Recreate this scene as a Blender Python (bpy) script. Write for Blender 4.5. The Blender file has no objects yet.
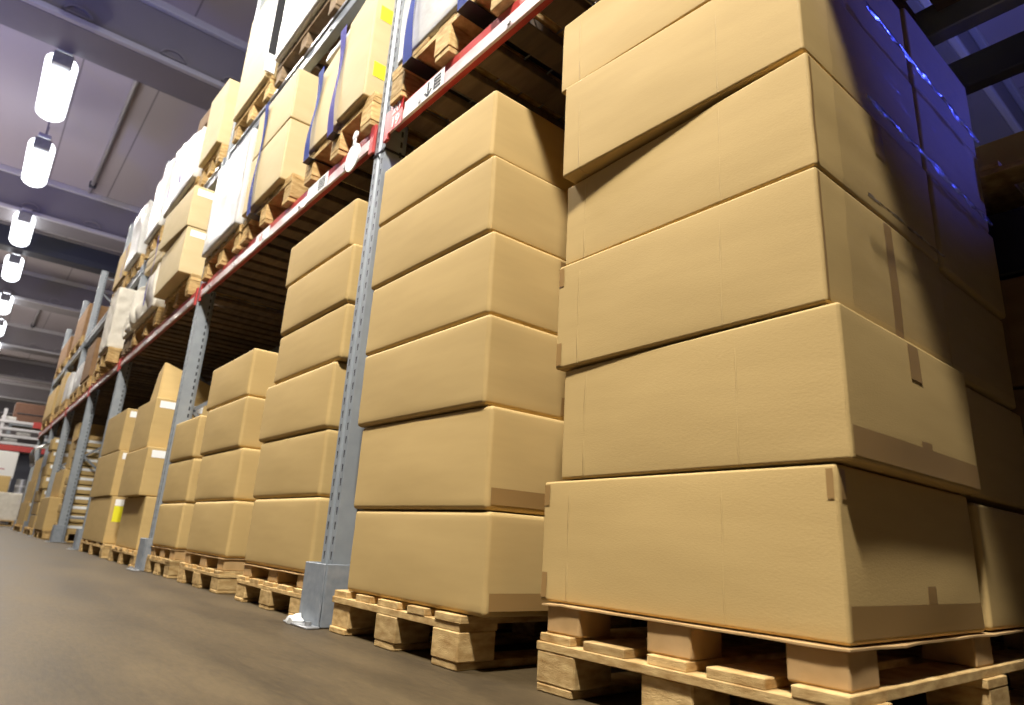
import bpy, bmesh, math, random
from mathutils import Vector, Matrix, noise
random.seed(11)
C = bpy.context.scene.collection
PI = math.pi

# ------------------------------------------------------------------ materials
def new_mat(name, base=(0.5, 0.5, 0.5), rough=0.6, metal=0.0, spec=0.5):
    m = bpy.data.materials.new(name); m.use_nodes = True
    b = m.node_tree.nodes['Principled BSDF']
    b.inputs['Base Color'].default_value = (*base, 1)
    b.inputs['Roughness'].default_value = rough
    b.inputs['Metallic'].default_value = metal
    b.inputs['Specular IOR Level'].default_value = spec
    return m, m.node_tree, b

def N(nt, t, **kw):
    n = nt.nodes.new(t)
    for k, v in kw.items():
        if k in n.inputs: n.inputs[k].default_value = v
        else: setattr(n, k, v)
    return n

def varied(name, c1, c2, scale=(3, 3, 3), nscale=6, rough=0.6, bump=0.0, bscale=80, metal=0.0, spec=0.4, rnd=0.0, detail=5, stretchbump=(1, 1, 1)):
    m, nt, b = new_mat(name, c1, rough, metal, spec)
    L = nt.links
    tc = N(nt, 'ShaderNodeTexCoord'); mp = N(nt, 'ShaderNodeMapping'); mp.inputs['Scale'].default_value = scale
    L.new(tc.outputs['Object'], mp.inputs['Vector'])
    nz = N(nt, 'ShaderNodeTexNoise', Scale=nscale, Detail=detail)
    L.new(mp.outputs['Vector'], nz.inputs['Vector'])
    cr = N(nt, 'ShaderNodeValToRGB')
    cr.color_ramp.elements[0].position = 0.3; cr.color_ramp.elements[1].position = 0.7
    cr.color_ramp.elements[0].color = (*c1, 1); cr.color_ramp.elements[1].color = (*c2, 1)
    L.new(nz.outputs['Fac'], cr.inputs['Fac'])
    out = cr.outputs['Color']
    if rnd:
        oi = N(nt, 'ShaderNodeObjectInfo')
        mr = N(nt, 'ShaderNodeMapRange'); mr.inputs['To Min'].default_value = 1 - rnd; mr.inputs['To Max'].default_value = 1 + rnd
        L.new(oi.outputs['Random'], mr.inputs['Value'])
        hs = N(nt, 'ShaderNodeHueSaturation')
        L.new(mr.outputs['Result'], hs.inputs['Value']); L.new(out, hs.inputs['Color'])
        out = hs.outputs['Color']
    L.new(out, b.inputs['Base Color'])
    if bump:
        mp2 = N(nt, 'ShaderNodeMapping'); mp2.inputs['Scale'].default_value = stretchbump
        L.new(tc.outputs['Object'], mp2.inputs['Vector'])
        n2 = N(nt, 'ShaderNodeTexNoise', Scale=bscale, Detail=3)
        L.new(mp2.outputs['Vector'], n2.inputs['Vector'])
        bp = N(nt, 'ShaderNodeBump', Strength=bump, Distance=0.01)
        L.new(n2.outputs['Fac'], bp.inputs['Height']); L.new(bp.outputs['Normal'], b.inputs['Normal'])
    return m

M = {}
M['card'] = varied('cardboard', (0.47, 0.325, 0.128), (0.51, 0.355, 0.143), (1, 1, 6), 4, 0.7, 0.035, 160, rnd=0.05, spec=0.25, stretchbump=(1, 1, 3))
def creased():
    m = varied('creased_cardboard', (0.47, 0.325, 0.128), (0.51, 0.355, 0.143), (1, 1, 6), 4, 0.7, 0.05, 130, rnd=0.04, spec=0.25, stretchbump=(1, 1, 3))
    nt = m.node_tree; L = nt.links; b = nt.nodes['Principled BSDF']
    src = b.inputs['Base Color'].links[0].from_socket; nrm = b.inputs['Normal'].links[0].from_socket
    tc = N(nt, 'ShaderNodeTexCoord'); sx = N(nt, 'ShaderNodeSeparateXYZ'); L.new(tc.outputs['Object'], sx.inputs[0])
    wv = N(nt, 'ShaderNodeTexNoise', Scale=5, Detail=2); L.new(tc.outputs['Object'], wv.inputs['Vector'])
    def mth(op, a, b_=None, c=None):
        n = N(nt, 'ShaderNodeMath', operation=op)
        for i, q in enumerate((a, b_, c)):
            if q is None: continue
            if isinstance(q, (int, float)): n.inputs[i].default_value = q
            else: L.new(q, n.inputs[i])
        return n.outputs[0]
    yw = mth('ADD', sx.outputs['Y'], mth('MULTIPLY', wv.outputs['Fac'], 0.012))
    tot = None
    for pos, wid, amt in ((0.268, 0.0035, 1.0), (-0.13, 0.002, 0.5)):
        d = mth('DIVIDE', mth('ABSOLUTE', mth('SUBTRACT', yw, pos)), wid)
        f = mth('MULTIPLY', mth('SUBTRACT', 1.0, mth('MINIMUM', d, 1.0)), amt)
        tot = f if tot is None else mth('MAXIMUM', tot, f)
    mus = N(nt, 'ShaderNodeTexNoise', Scale=7, Detail=4); L.new(tc.outputs['Object'], mus.inputs['Vector'])
    tot = mth('MULTIPLY', tot, mth('MINIMUM', mth('MAXIMUM', mth('MULTIPLY_ADD', mus.outputs['Fac'], 5.0, -2.0), 0.0), 1.0))
    bp = N(nt, 'ShaderNodeBump', Strength=0.6, Distance=0.004); L.new(tot, bp.inputs['Height']); L.new(nrm, bp.inputs['Normal']); L.new(bp.outputs['Normal'], b.inputs['Normal'])
    return m
M['card_creased'] = creased()
M['card_in'] = varied('cardboard_flap', (0.40, 0.25, 0.10), (0.50, 0.32, 0.14), (1, 1, 1), 20, 0.8)
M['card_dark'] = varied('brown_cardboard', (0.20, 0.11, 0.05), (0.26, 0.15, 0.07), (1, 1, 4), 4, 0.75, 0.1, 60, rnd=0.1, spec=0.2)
M['card_pale'] = varied('pale_cardboard', (0.52, 0.405, 0.21), (0.58, 0.455, 0.245), (1, 1, 4), 3, 0.65, 0.05, 60, rnd=0.06)
M['wood'] = varied('pallet_wood', (0.36, 0.21, 0.07), (0.65, 0.46, 0.205), (3, 3, 9), 7, 0.75, 0.3, 60, rnd=0.22, spec=0.2, stretchbump=(2, 2, 14))
M['wood_dark'] = varied('weathered_wood', (0.16, 0.11, 0.065), (0.26, 0.185, 0.11), (2, 2, 10), 6, 0.8, 0.3, 50, rnd=0.15, spec=0.2)
M['post'] = varied('grey_blue_steel', (0.25, 0.275, 0.295), (0.30, 0.325, 0.34), (2, 2, 2), 8, 0.42, 0.05, 90, metal=0.15, spec=0.5)
def slotted():
    m = varied('slotted_grey_blue_steel', (0.25, 0.275, 0.295), (0.30, 0.325, 0.34), (2, 2, 2), 8, 0.42, 0.0, 90, metal=0.15, spec=0.5)
    nt = m.node_tree; L = nt.links; b = nt.nodes['Principled BSDF']
    src = b.inputs['Base Color'].links[0].from_socket
    tc = N(nt, 'ShaderNodeTexCoord'); sx = N(nt, 'ShaderNodeSeparateXYZ'); L.new(tc.outputs['Object'], sx.inputs[0])
    def mth(op, a, b_=None):
        n = N(nt, 'ShaderNodeMath', operation=op)
        for i, q in enumerate((a, b_)):
            if q is None: continue
            if isinstance(q, (int, float)): n.inputs[i].default_value = q
            else: L.new(q, n.inputs[i])
        return n.outputs[0]
    fz = mth('FRACT', mth('MULTIPLY', sx.outputs['Z'], 20.0))
    hole_z = mth('MULTIPLY', mth('GREATER_THAN', fz, 0.25), mth('LESS_THAN', fz, 0.78))
    wid = mth('ADD', mth('MULTIPLY', fz, 0.005), 0.0018)
    dy = mth('ABSOLUTE', mth('SUBTRACT', mth('ABSOLUTE', sx.outputs['Y']), 0.028))
    hole_y = mth('LESS_THAN', dy, wid)
    front = mth('LESS_THAN', sx.outputs['X'], 0.0035)
    dx = mth('ABSOLUTE', mth('SUBTRACT', sx.outputs['X'], 0.072))
    side = mth('MULTIPLY', mth('LESS_THAN', dx, 0.005), mth('GREATER_THAN', mth('ABSOLUTE', sx.outputs['Y']), 0.040))
    msk = mth('MULTIPLY', hole_z, mth('MAXIMUM', mth('MULTIPLY', hole_y, front), side))
    mx = N(nt, 'ShaderNodeMix', data_type='RGBA'); L.new(msk, mx.inputs[0]); L.new(src, mx.inputs[6]); mx.inputs[7].default_value = (0.02, 0.02, 0.025, 1)
    L.new(mx.outputs[2], b.inputs['Base Color']); return m
M['slotted'] = slotted()
M['guard'] = varied('scuffed_guard_paint', (0.19, 0.215, 0.24), (0.27, 0.29, 0.31), (2, 2, 2), 12, 0.5, 0.12, 40, metal=0.1)
M['brace'] = varied('dark_steel', (0.17, 0.185, 0.20), (0.21, 0.225, 0.24), (2, 2, 2), 8, 0.45, metal=0.3)
M['beam_red'] = varied('red_beam_paint', (0.40, 0.035, 0.035), (0.48, 0.07, 0.06), (1, 1, 1), 5, 0.30, 0.05, 30, spec=0.6)
M['beam_lip'] = varied('scuffed_beam_edge', (0.60, 0.36, 0.35), (0.80, 0.74, 0.72), (1, 1.6, 3), 4, 0.30, 0.05, 30, spec=0.6)
M['beam_grey'] = varied('grey_beam_paint', (0.15, 0.17, 0.19), (0.22, 0.24, 0.26), (1, 1, 1), 6, 0.4, metal=0.2)
M['wire'] = new_mat('deck_wire', (0.20, 0.19, 0.18), 0.45, 0.4)[0]
M['slat'] = varied('deck_slat', (0.07, 0.045, 0.028), (0.13, 0.085, 0.05), (6, 1, 2), 5, 0.8, rnd=0.3)
M['slot'] = new_mat('slot_shadow_steel', (0.015, 0.015, 0.02), 0.9)[0]
M['white'] = varied('white_film_load', (0.46, 0.45, 0.425), (0.60, 0.585, 0.55), (1, 1, 1), 5, 0.35, 0.35, 14, spec=0.5)
M['cream'] = varied('cream_bale_cloth', (0.62, 0.57, 0.47), (0.74, 0.69, 0.58), (2, 2, 2), 5, 0.8, 0.4, 25)
M['label'] = new_mat('white_paper', (0.85, 0.85, 0.82), 0.5)[0]
M['yellow'] = new_mat('yellow_paper', (0.80, 0.74, 0.02), 0.5)[0]
M['redplate'] = new_mat('red_plate', (0.55, 0.045, 0.035), 0.35)[0]
M['ink'] = new_mat('dark_ink', (0.02, 0.02, 0.025), 0.5)[0]
M['whiteink'] = new_mat('white_print', (0.85, 0.82, 0.78), 0.45)[0]
M['strap'] = new_mat('blue_strap', (0.012, 0.05, 0.40), 0.55)[0]
M['violet'] = new_mat('violet_strap', (0.06, 0.045, 0.42), 0.55)[0]
M['black'] = new_mat('black_plastic', (0.015, 0.015, 0.018), 0.4)[0]
M['grey'] = varied('grey_steel', (0.35, 0.36, 0.37), (0.45, 0.45, 0.46), nscale=5, rough=0.35, metal=0.6)
M['girder'] = varied('girder_paint', (0.24, 0.225, 0.235), (0.27, 0.25, 0.26), (0.4, 0.4, 0.4), 3, 0.55)
M['girder_lip'] = new_mat('pale_girder_edge', (0.55, 0.54, 0.55), 0.45)[0]
M['duct'] = new_mat('dark_beam_paint', (0.05, 0.055, 0.075), 0.5)[0]
M['pipe'] = new_mat('conduit', (0.33, 0.31, 0.31), 0.4, 0.3)[0]
M['red'] = new_mat('red_paint', (0.45, 0.04, 0.03), 0.4)[0]
M['brick'] = varied('brown_panel', (0.11, 0.05, 0.03), (0.15, 0.075, 0.045), nscale=4, rough=0.7)
M['tape'] = new_mat('brown_packing_tape', (0.31, 0.185, 0.066), 0.28, 0, 0.5)[0]

def film_mat():
    m = bpy.data.materials.new('clear_stretch_film'); m.use_nodes = True
    nt = m.node_tree; nt.nodes.clear(); L = nt.links
    o = N(nt, 'ShaderNodeOutputMaterial'); tr = N(nt, 'ShaderNodeBsdfTransparent'); gl = N(nt, 'ShaderNodeBsdfGlossy')
    gl.inputs['Roughness'].default_value = 0.13; gl.inputs['Color'].default_value = (0.9, 0.9, 0.95, 1)
    tr.inputs['Color'].default_value = (0.95, 0.95, 0.95, 1)
    tc = N(nt, 'ShaderNodeTexCoord'); mp = N(nt, 'ShaderNodeMapping'); mp.inputs['Scale'].default_value = (3, 3, 14); mp.inputs['Rotation'].default_value = (0, 0.35, 0)
    nz = N(nt, 'ShaderNodeTexNoise', Scale=4, Detail=5, Distortion=0.6)
    L.new(tc.outputs['Object'], mp.inputs['Vector']); L.new(mp.outputs['Vector'], nz.inputs['Vector'])
    bp = N(nt, 'ShaderNodeBump', Strength=0.35, Distance=0.02)
    L.new(nz.outputs['Fac'], bp.inputs['Height']); L.new(bp.outputs['Normal'], gl.inputs['Normal'])
    mx = N(nt, 'ShaderNodeMixShader'); mx.inputs['Fac'].default_value = 0.05
    L.new(tr.outputs[0], mx.inputs[1]); L.new(gl.outputs[0], mx.inputs[2]); L.new(mx.outputs[0], o.inputs['Surface'])
    return m
M['film'] = film_mat()
M['film_fold'] = M['film'].copy(); M['film_fold'].name = 'gathered_film'
for n_ in M['film_fold'].node_tree.nodes:
    if n_.type == 'MIX_SHADER': n_.inputs['Fac'].default_value = 0.65
    if n_.type == 'BSDF_GLOSSY': n_.inputs['Roughness'].default_value = 0.2

def emis(name, col, s):
    m, nt, b = new_mat(name, col, 0.4)
    b.inputs['Emission Color'].default_value = (*col, 1); b.inputs['Emission Strength'].default_value = s
    return m
M['lamp'] = emis('lit_lamp_lens', (0.93, 0.96, 1.0), 4.5)

def floor_mat():
    m, nt, b = new_mat('polished_concrete', (0.3, 0.27, 0.22), 0.42, 0.0, 0.3)
    L = nt.links; tc = N(nt, 'ShaderNodeTexCoord')
    mp = N(nt, 'ShaderNodeMapping'); mp.inputs['Scale'].default_value = (2.2, 0.45, 1); L.new(tc.outputs['Object'], mp.inputs['Vector'])
    n1 = N(nt, 'ShaderNodeTexNoise', Scale=2.2, Detail=8, Roughness=0.62); L.new(mp.outputs['Vector'], n1.inputs['Vector'])
    n2 = N(nt, 'ShaderNodeTexNoise', Scale=40, Detail=6, Roughness=0.7); L.new(mp.outputs['Vector'], n2.inputs['Vector'])
    mx = N(nt, 'ShaderNodeMix', data_type='FLOAT'); mx.inputs[0].default_value = 0.35
    L.new(n1.outputs['Fac'], mx.inputs[2]); L.new(n2.outputs['Fac'], mx.inputs[3])
    cr = N(nt, 'ShaderNodeValToRGB'); e = cr.color_ramp.elements
    e[0].position = 0.38; e[0].color = (0.036, 0.0235, 0.0095, 1); e[1].position = 0.62; e[1].color = (0.088, 0.060, 0.026, 1)
    L.new(mx.outputs[0], cr.inputs['Fac']); L.new(cr.outputs['Color'], b.inputs['Base Color'])
    r = N(nt, 'ShaderNodeMapRange'); r.inputs['To Min'].default_value = 0.48; r.inputs['To Max'].default_value = 0.7
    L.new(n1.outputs['Fac'], r.inputs['Value']); L.new(r.outputs['Result'], b.inputs['Roughness'])
    bp = N(nt, 'ShaderNodeBump', Strength=0.08, Distance=0.01); L.new(n2.outputs['Fac'], bp.inputs['Height']); L.new(bp.outputs['Normal'], b.inputs['Normal'])
    return m
M['floor'] = floor_mat()

def ceil_mat():
    m, nt, b = new_mat('ceiling_panels', (0.4, 0.39, 0.4), 0.7)
    L = nt.links; tc = N(nt, 'ShaderNodeTexCoord')
    br = N(nt, 'ShaderNodeTexBrick', offset=0.0)
    br.inputs['Scale'].default_value = 1.0; br.inputs['Mortar Size'].default_value = 0.015
    br.inputs['Brick Width'].default_value = 1.2; br.inputs['Row Height'].default_value = 40.0
    br.inputs['Color1'].default_value = (0.46, 0.415, 0.435, 1); br.inputs['Color2'].default_value = (0.49, 0.44, 0.46, 1)
    br.inputs['Mortar'].default_value = (0.24, 0.215, 0.23, 1)
    L.new(tc.outputs['Object'], br.inputs['Vector']); L.new(br.outputs['Color'], b.inputs['Base Color'])
    return m
M['ceil'] = ceil_mat()
M['wall'] = varied('wall_panel', (0.30, 0.29, 0.27), (0.34, 0.33, 0.31), (0.5, 0.5, 0.5), 2, 0.7)

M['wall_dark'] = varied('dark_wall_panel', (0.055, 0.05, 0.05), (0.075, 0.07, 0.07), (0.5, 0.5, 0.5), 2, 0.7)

# ------------------------------------------------------------------ mesh helpers
def bxm(bm, x0, x1, y0, y1, z0, z1, bev=0.0, segs=1):
    vs = [bm.verts.new((x, y, z)) for x in (x0, x1) for y in (y0, y1) for z in (z0, z1)]
    fs = [(0, 1, 3, 2), (4, 6, 7, 5), (0, 4, 5, 1), (2, 3, 7, 6), (0, 2, 6, 4), (1, 5, 7, 3)]
    faces = [bm.faces.new([vs[i] for i in f]) for f in fs]
    if bev:
        es = list({e for f in faces for e in f.edges})
        bmesh.ops.bevel(bm, geom=es, offset=bev, segments=segs, affect='EDGES', profile=0.5)
    return vs

def bar(bm, a, b, w, h, up=(0, 0, 1)):
    a = Vector(a); b = Vector(b); d = (b - a).normalized(); u = Vector(up)
    if abs(d.dot(u)) > 0.95: u = Vector((0, 1, 0))
    s = d.cross(u).normalized(); t = s.cross(d).normalized()
    vs = []
    for p in (a, b):
        for i, j in ((-1, -1), (1, -1), (1, 1), (-1, 1)):
            vs.append(bm.verts.new(p + s * i * w / 2 + t * j * h / 2))
    for f in ((3, 2, 1, 0), (4, 5, 6, 7), (0, 1, 5, 4), (1, 2, 6, 5), (2, 3, 7, 6), (3, 0, 4, 7)):
        bm.faces.new([vs[i] for i in f])

def cyl(bm, c, r, h, axis='Z', n=20, r2=None):
    mt = Matrix.Translation(c)
    if axis == 'X': mt = mt @ Matrix.Rotation(PI / 2, 4, 'Y')
    if axis == 'Y': mt = mt @ Matrix.Rotation(PI / 2, 4, 'X')
    bmesh.ops.create_cone(bm, cap_ends=True, segments=n, radius1=r, radius2=r if r2 is None else r2, depth=h, matrix=mt)

def obj(name, bm, m, parent=None, loc=(0, 0, 0), smooth=None):
    bmesh.ops.recalc_face_normals(bm, faces=bm.faces)
    me = bpy.data.meshes.new(name); 
    if smooth:
        for f in bm.faces: f.smooth = True
        for e in bm.edges:
            if len(e.link_faces) == 2 and e.calc_face_angle(0) > smooth: e.smooth = False
    bm.to_mesh(me); bm.free()
    me.materials.append(M[m] if isinstance(m, str) else m)
    o = bpy.data.objects.new(name, me); C.objects.link(o); o.location = loc
    if parent: o.parent = parent
    return o

def tag(o, label, cat, group=None, kind=None):
    if label: o['label'] = label
    if cat: o['category'] = cat
    if group: o['group'] = group
    if kind: o['kind'] = kind
    return o

def thing(name, label, cat, loc=(0, 0, 0), group=None, rotz=0):
    o = bpy.data.objects.new(name, None); C.objects.link(o); o.location = loc; o.rotation_euler = (0, 0, rotz)
    return tag(o, label, cat, group)

def struct(name, bm, m, loc=(0, 0, 0)):
    return tag(obj(name, bm, m, None, loc), None, None, None, 'structure')

def copy_tree(o, loc, rotz=0, label=None, group=None):
    r = o.copy(); C.objects.link(r); r.location = loc; r.rotation_euler = (0, 0, rotz)
    if label: r['label'] = label
    if group: r['group'] = group
    for ch in list(o.children):
        c = ch.copy(); C.objects.link(c); c.parent = r
        for g in ch.children:
            d = g.copy(); C.objects.link(d); d.parent = c
    return r

def text_mesh(name, s, size, m, parent, loc, bold=0.0):
    """lettering that faces the aisle (-X): reads along -Y, up is Z"""
    cu = bpy.data.curves.new(name, 'FONT'); cu.body = s; cu.size = size; cu.align_x = 'CENTER'; cu.align_y = 'CENTER'; cu.extrude = 0.0006; cu.offset = bold
    t = bpy.data.objects.new(name, cu); C.objects.link(t)
    dg = bpy.context.evaluated_depsgraph_get()
    me = bpy.data.meshes.new_from_object(t.evaluated_get(dg))
    bpy.data.objects.remove(t)
    me.transform(Matrix(((0, 0, -1, 0), (-1, 0, 0, 0), (0, 1, 0, 0), (0, 0, 0, 1))))
    me.materials.clear(); me.materials.append(M[m])
    o = bpy.data.objects.new(name, me); C.objects.link(o); o.location = loc; o.parent = parent
    return o

def carton_pt(P, bulge, seed, sag, u, v, w, faces):
    p = Vector()
    for i in (0, 1):
        for j in (0, 1):
            for k in (0, 1):
                p += P[i, j, k] * ((u if i else 1 - u) * (v if j else 1 - v) * (w if k else 1 - w))
    n3 = noise.noise(Vector((u * 2.1 + seed * 7.3, v * 2.1, w * 2.1 + seed)))
    amp = bulge * (1 + 0.8 * n3)
    if faces == 1:
        if u in (0, 1): p.x += (-1 if u == 0 else 1) * amp * math.sin(PI * v) * math.sin(PI * w)
        if v in (0, 1): p.y += (-1 if v == 0 else 1) * amp * math.sin(PI * u) * math.sin(PI * w)
    p.x += 0.0015 * n3; p.y += 0.0015 * noise.noise(Vector((v * 3, w * 3 + seed, u * 3)))
    if w == 0 and sag: p.z += sag * math.sin(PI * v)
    return p

def carton_bm(P, bulge=0.004, bev=0.012, seed=0, nu=7, sag=0.0):
    """P: dict (i,j,k)->Vector local corner, i=x(front0/back1) j=y(right0/left1) k=z. A closed carton with slightly bulged panels."""
    bm = bmesh.new()
    grid = {}
    def vert(a, b, c):
        if (a, b, c) not in grid:
            on = sum(1 for q in (a, b, c) if q in (0, nu))
            grid[a, b, c] = bm.verts.new(carton_pt(P, bulge, seed, sag, a / nu, b / nu, c / nu, on))
        return grid[a, b, c]
    r = range(nu)
    for s in (0, nu):
        for p in r:
            for q in r:
                bm.faces.new([vert(s, p, q), vert(s, p + 1, q), vert(s, p + 1, q + 1), vert(s, p, q + 1)])
                bm.faces.new([vert(p, s, q), vert(p + 1, s, q), vert(p + 1, s, q + 1), vert(p, s, q + 1)])
                bm.faces.new([vert(p, q, s), vert(p + 1, q, s), vert(p + 1, q + 1, s), vert(p, q + 1, s)])
    bmesh.ops.recalc_face_normals(bm, faces=bm.faces)
    if bev:
        sh = [e for e in bm.edges if len(e.link_faces) == 2 and e.calc_face_angle(0) > 0.7]
        bmesh.ops.bevel(bm, geom=sh, offset=bev, segments=3, affect='EDGES', profile=0.5, clamp_overlap=True)
    return bm

def carton(label, yr, yl, zb, zt, xf, depth, group=None, mat='card', dxl=0.0, bulge=0.003, bev=0.010, zbl=None, ztl=None, tapes=(), name='cardboard_box', cat='box', seed=None, nu=7, sag=0.0):
    """carton whose front (aisle) panel spans yr..yl at x=xf; zb/zt at the right end, zbl/ztl at the left; dxl pulls the left end out."""
    zbl = zb if zbl is None else zbl; ztl = zt if ztl is None else ztl
    seed = random.random() * 50 if seed is None else seed
    cx, cy, cz = xf + depth / 2, (yr + yl) / 2, min(zb, zbl)
    hy = (yl - yr) / 2
    P = {}
    for i in (0, 1):
        for j in (0, 1):
            for k in (0, 1):
                x = (xf if i == 0 else xf + depth) + (dxl if j else 0)
                z = ((ztl if k else zbl) if j else (zt if k else zb))
                P[i, j, k] = Vector((x - cx, (hy if j else -hy), z - cz))
    t = thing(name, label, cat, (cx, cy, cz), group)
    o = obj('carton_body', carton_bm(P, bulge, bev, seed, nu, sag), mat, t, smooth=0.6)
    wn = o.modifiers.new('weighted', 'WEIGHTED_NORMAL'); wn.keep_sharp = True; wn.weight = 80
    h = min(zt, ztl) - max(zb, zbl); d = depth; W = yl - yr
    def patch(face, a0, a1, b0, b1, m, nm, lab=None, off=0.0014, na=8, nb=6):
        """thin strip lying on the end ('e': a along depth) or front ('f': a along width from the right) panel; a, b in metres"""
        bm = bmesh.new(); g = {}
        for i in range(na + 1):
            for j in range(nb + 1):
                a = a0 + (a1 - a0) * i / na; b = b0 + (b1 - b0) * j / nb
                if face == 'e': p = carton_pt(P, bulge, seed, 0, a / d, 0, b / h, 1) + Vector((0, -off, 0))
                else: p = carton_pt(P, bulge, seed, 0, 0, a / W, b / h, 1) + Vector((-off, 0, 0))
                g[i, j] = bm.verts.new(p)
        for i in range(na):
            for j in range(nb): bm.faces.new([g[i, j], g[i + 1, j], g[i + 1, j + 1], g[i, j + 1]])
        bmesh.ops.recalc_face_normals(bm, faces=bm.faces)
        o = obj(nm, bm, m, t, smooth=1.0)
        if lab: o['label'] = lab
    e = bev + 0.002
    for tp in tapes:
        if tp == 'end':        # strips folded over the top and bottom edges of the end panel
            patch('e', d * .5 - .026, d * .5 + .026, h * .70, h - e, 'tape', 'packing_tape'); patch('e', d * .52 - .026, d * .52 + .026, e, h * .26, 'tape', 'packing_tape')
        elif tp == 'end_top': patch('e', d * .5 - .026, d * .5 + .026, h * .60, h - e, 'tape', 'packing_tape')
        elif tp == 'end_long': patch('e', d * .5 - .02, d * .5 + .02, e, h - e, 'tape', 'packing_tape')
        elif tp == 'base': patch('e', e, d - e, e, .055, 'tape', 'packing_tape', na=16)
        elif tp == 'base_tab': patch('e', d * .55 - .02, d * .55 + .02, .0555, .085, 'tape', 'packing_tape')
        elif tp == 'corner': patch('e', e, .024, h - .055, h - e, 'tape', 'packing_tape'); patch('f', e * .8, .018, h - .055, h - e, 'tape', 'packing_tape')
        elif tp == 'edge': patch('e', e * .6, .012, e, h - e, 'tape', 'edge_tape', off=0.0010)
        elif tp == 'left':
            patch('f', W - .022, W - e * .6, h - .055, h - e, 'tape', 'packing_tape'); patch('f', W - .022, W - e * .6, e, .062, 'tape', 'packing_tape')
        elif tp == 'label_end': patch('e', .03, .03 + min(.3, d * .45), h - min(.075, h * .52), h - min(.022, h * .2), 'label', 'paper_label', 'white paper label')
        elif tp == 'stub': patch('e', .10, .135, h - .06, h - .02, 'label', 'paper_tag', 'small white tag')
        elif tp == 'yellow_front': patch('e', .03, .26, h * .46, h * .80, 'yellow', 'yellow_label', 'bright yellow paper label')
        elif tp == 'yellow_end':
            patch('e', .03, .13, h * .18, h * .30, 'yellow', 'yellow_label', 'bright yellow paper square'); patch('e', .03, .13, h * .66, h * .78, 'yellow', 'yellow_label', 'bright yellow paper square')
    return t

# ------------------------------------------------------------------ pallets
def pallet(label, yr, yl, xf, depth, z, H=0.125, mat='wood', group='wooden pallets', ndeck=5, simple=False, blk=0.115):
    w = yl - yr
    t = thing('wooden_pallet', label, 'pallet', (xf + depth / 2, (yr + yl) / 2, z), group)
    b = H * 0.15; hw = w / 2; hd = depth / 2
    ys = (-hw + blk / 2, 0, hw - blk / 2); xs = (-hd + 0.06, 0, hd - 0.06)
    rr = random.Random(int(yr * 1000) + int(z * 77))
    if False:
        bm = bmesh.new()
        for y in ys: bxm(bm, -hd, hd, y - blk / 2, y + blk / 2, 0, b)
        obj('bottom_board', bm, mat, t)
        bm = bmesh.new()
        for y in ys:
            for x in xs: bxm(bm, x - 0.06, x + 0.06, y - blk / 2, y + blk / 2, b, H - 2 * b)
        obj('block', bm, mat, t)
        bm = bmesh.new()
        for x in xs: bxm(bm, x - 0.06, x + 0.06, -hw, hw, H - 2 * b, H - b)
        for i in range(ndeck):
            y = -hw + 0.05 + (w - 0.1) * i / (ndeck - 1); bxm(bm, -hd, hd, y - 0.05, y + 0.05, H - b, H)
        obj('deck', bm, mat, t)
        return t
    for y in ys:
        bm = bmesh.new(); bxm(bm, -hd, hd, y - blk / 2 + .004, y + blk / 2 - .004, 0, b, 0.003)
        obj('bottom_board', bm, mat, t)
    for y in ys:
        for x in xs:
            bm = bmesh.new(); dx = rr.uniform(-.006, .006); dy = rr.uniform(-.004, .004)
            bxm(bm, x - 0.058 + dx, x + 0.058 + dx, y - blk / 2 + dy, y + blk / 2 + dy, b, H - 2 * b, 0.003)
            obj('block', bm, mat, t)
    for x in xs:
        bm = bmesh.new(); bxm(bm, x - 0.06, x + 0.06, -hw, hw, H - 2 * b, H - b, 0.0015)
        obj('stringer_board', bm, mat, t)
    for i in range(ndeck):
        bw = 0.055 + rr.uniform(-.012, .004)
        y = -hw + 0.05 + (w - 0.1) * i / (ndeck - 1) + rr.uniform(-.006, .006)
        bm = bmesh.new(); bxm(bm, -hd - rr.uniform(-.006, .003), hd, y - bw, y + bw, H - b, H, 0.0015)
        obj('deck_board', bm, mat, t)
    return t

def skid(label, yr, yl, xf, depth, z, H=0.055):
    """low carton-board skid: sheet on small blocks"""
    w = yl - yr
    t = thing('cardboard_skid', label, 'skid', (xf + depth / 2, (yr + yl) / 2, z), 'cardboard skids between pallets and boxes')
    hw = w / 2; hd = depth / 2
    for y in (-hw + 0.055, 0, hw - 0.055):
        for x in (-hd + 0.055, 0, hd - 0.055):
            bm = bmesh.new(); bxm(bm, x - 0.05, x + 0.05, y - 0.05, y + 0.05, 0, H - 0.004, 0.004, 2)
            obj('block', bm, 'card_in', t)
    bm = bmesh.new()
    n = 24
    top = []
    rr = random.Random(int(yr * 999))
    # ragged cardboard sheet
    ring = []
    for (x0, y0, x1, y1) in ((-hd, -hw, -hd, hw), (-hd, hw, hd, hw), (hd, hw, hd, -hw), (hd, -hw, -hd, -hw)):
        for i in range(n):
            f = i / n; ring.append((x0 + (x1 - x0) * f, y0 + (y1 - y0) * f))
    lo = []; hi = []
    for (x, y) in ring:
        q = noise.noise(Vector((x * 9, y * 9, yr))); k = 1.004 + 0.010 * q + rr.uniform(-.002, .002); dz = -0.004 * abs(q)
        lo.append(bm.verts.new((x * k, y * k, H - 0.0040 + dz))); hi.append(bm.verts.new((x * k, y * k, H - 0.0006 + dz)))
    bm.faces.new(lo[::-1]); bm.faces.new(hi)
    for i in range(len(ring)):
        j = (i + 1) % len(ring); bm.faces.new([lo[i], lo[j], hi[j], hi[i]])
    obj('sheet', bm, 'card_in', t)
    return t

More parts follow.
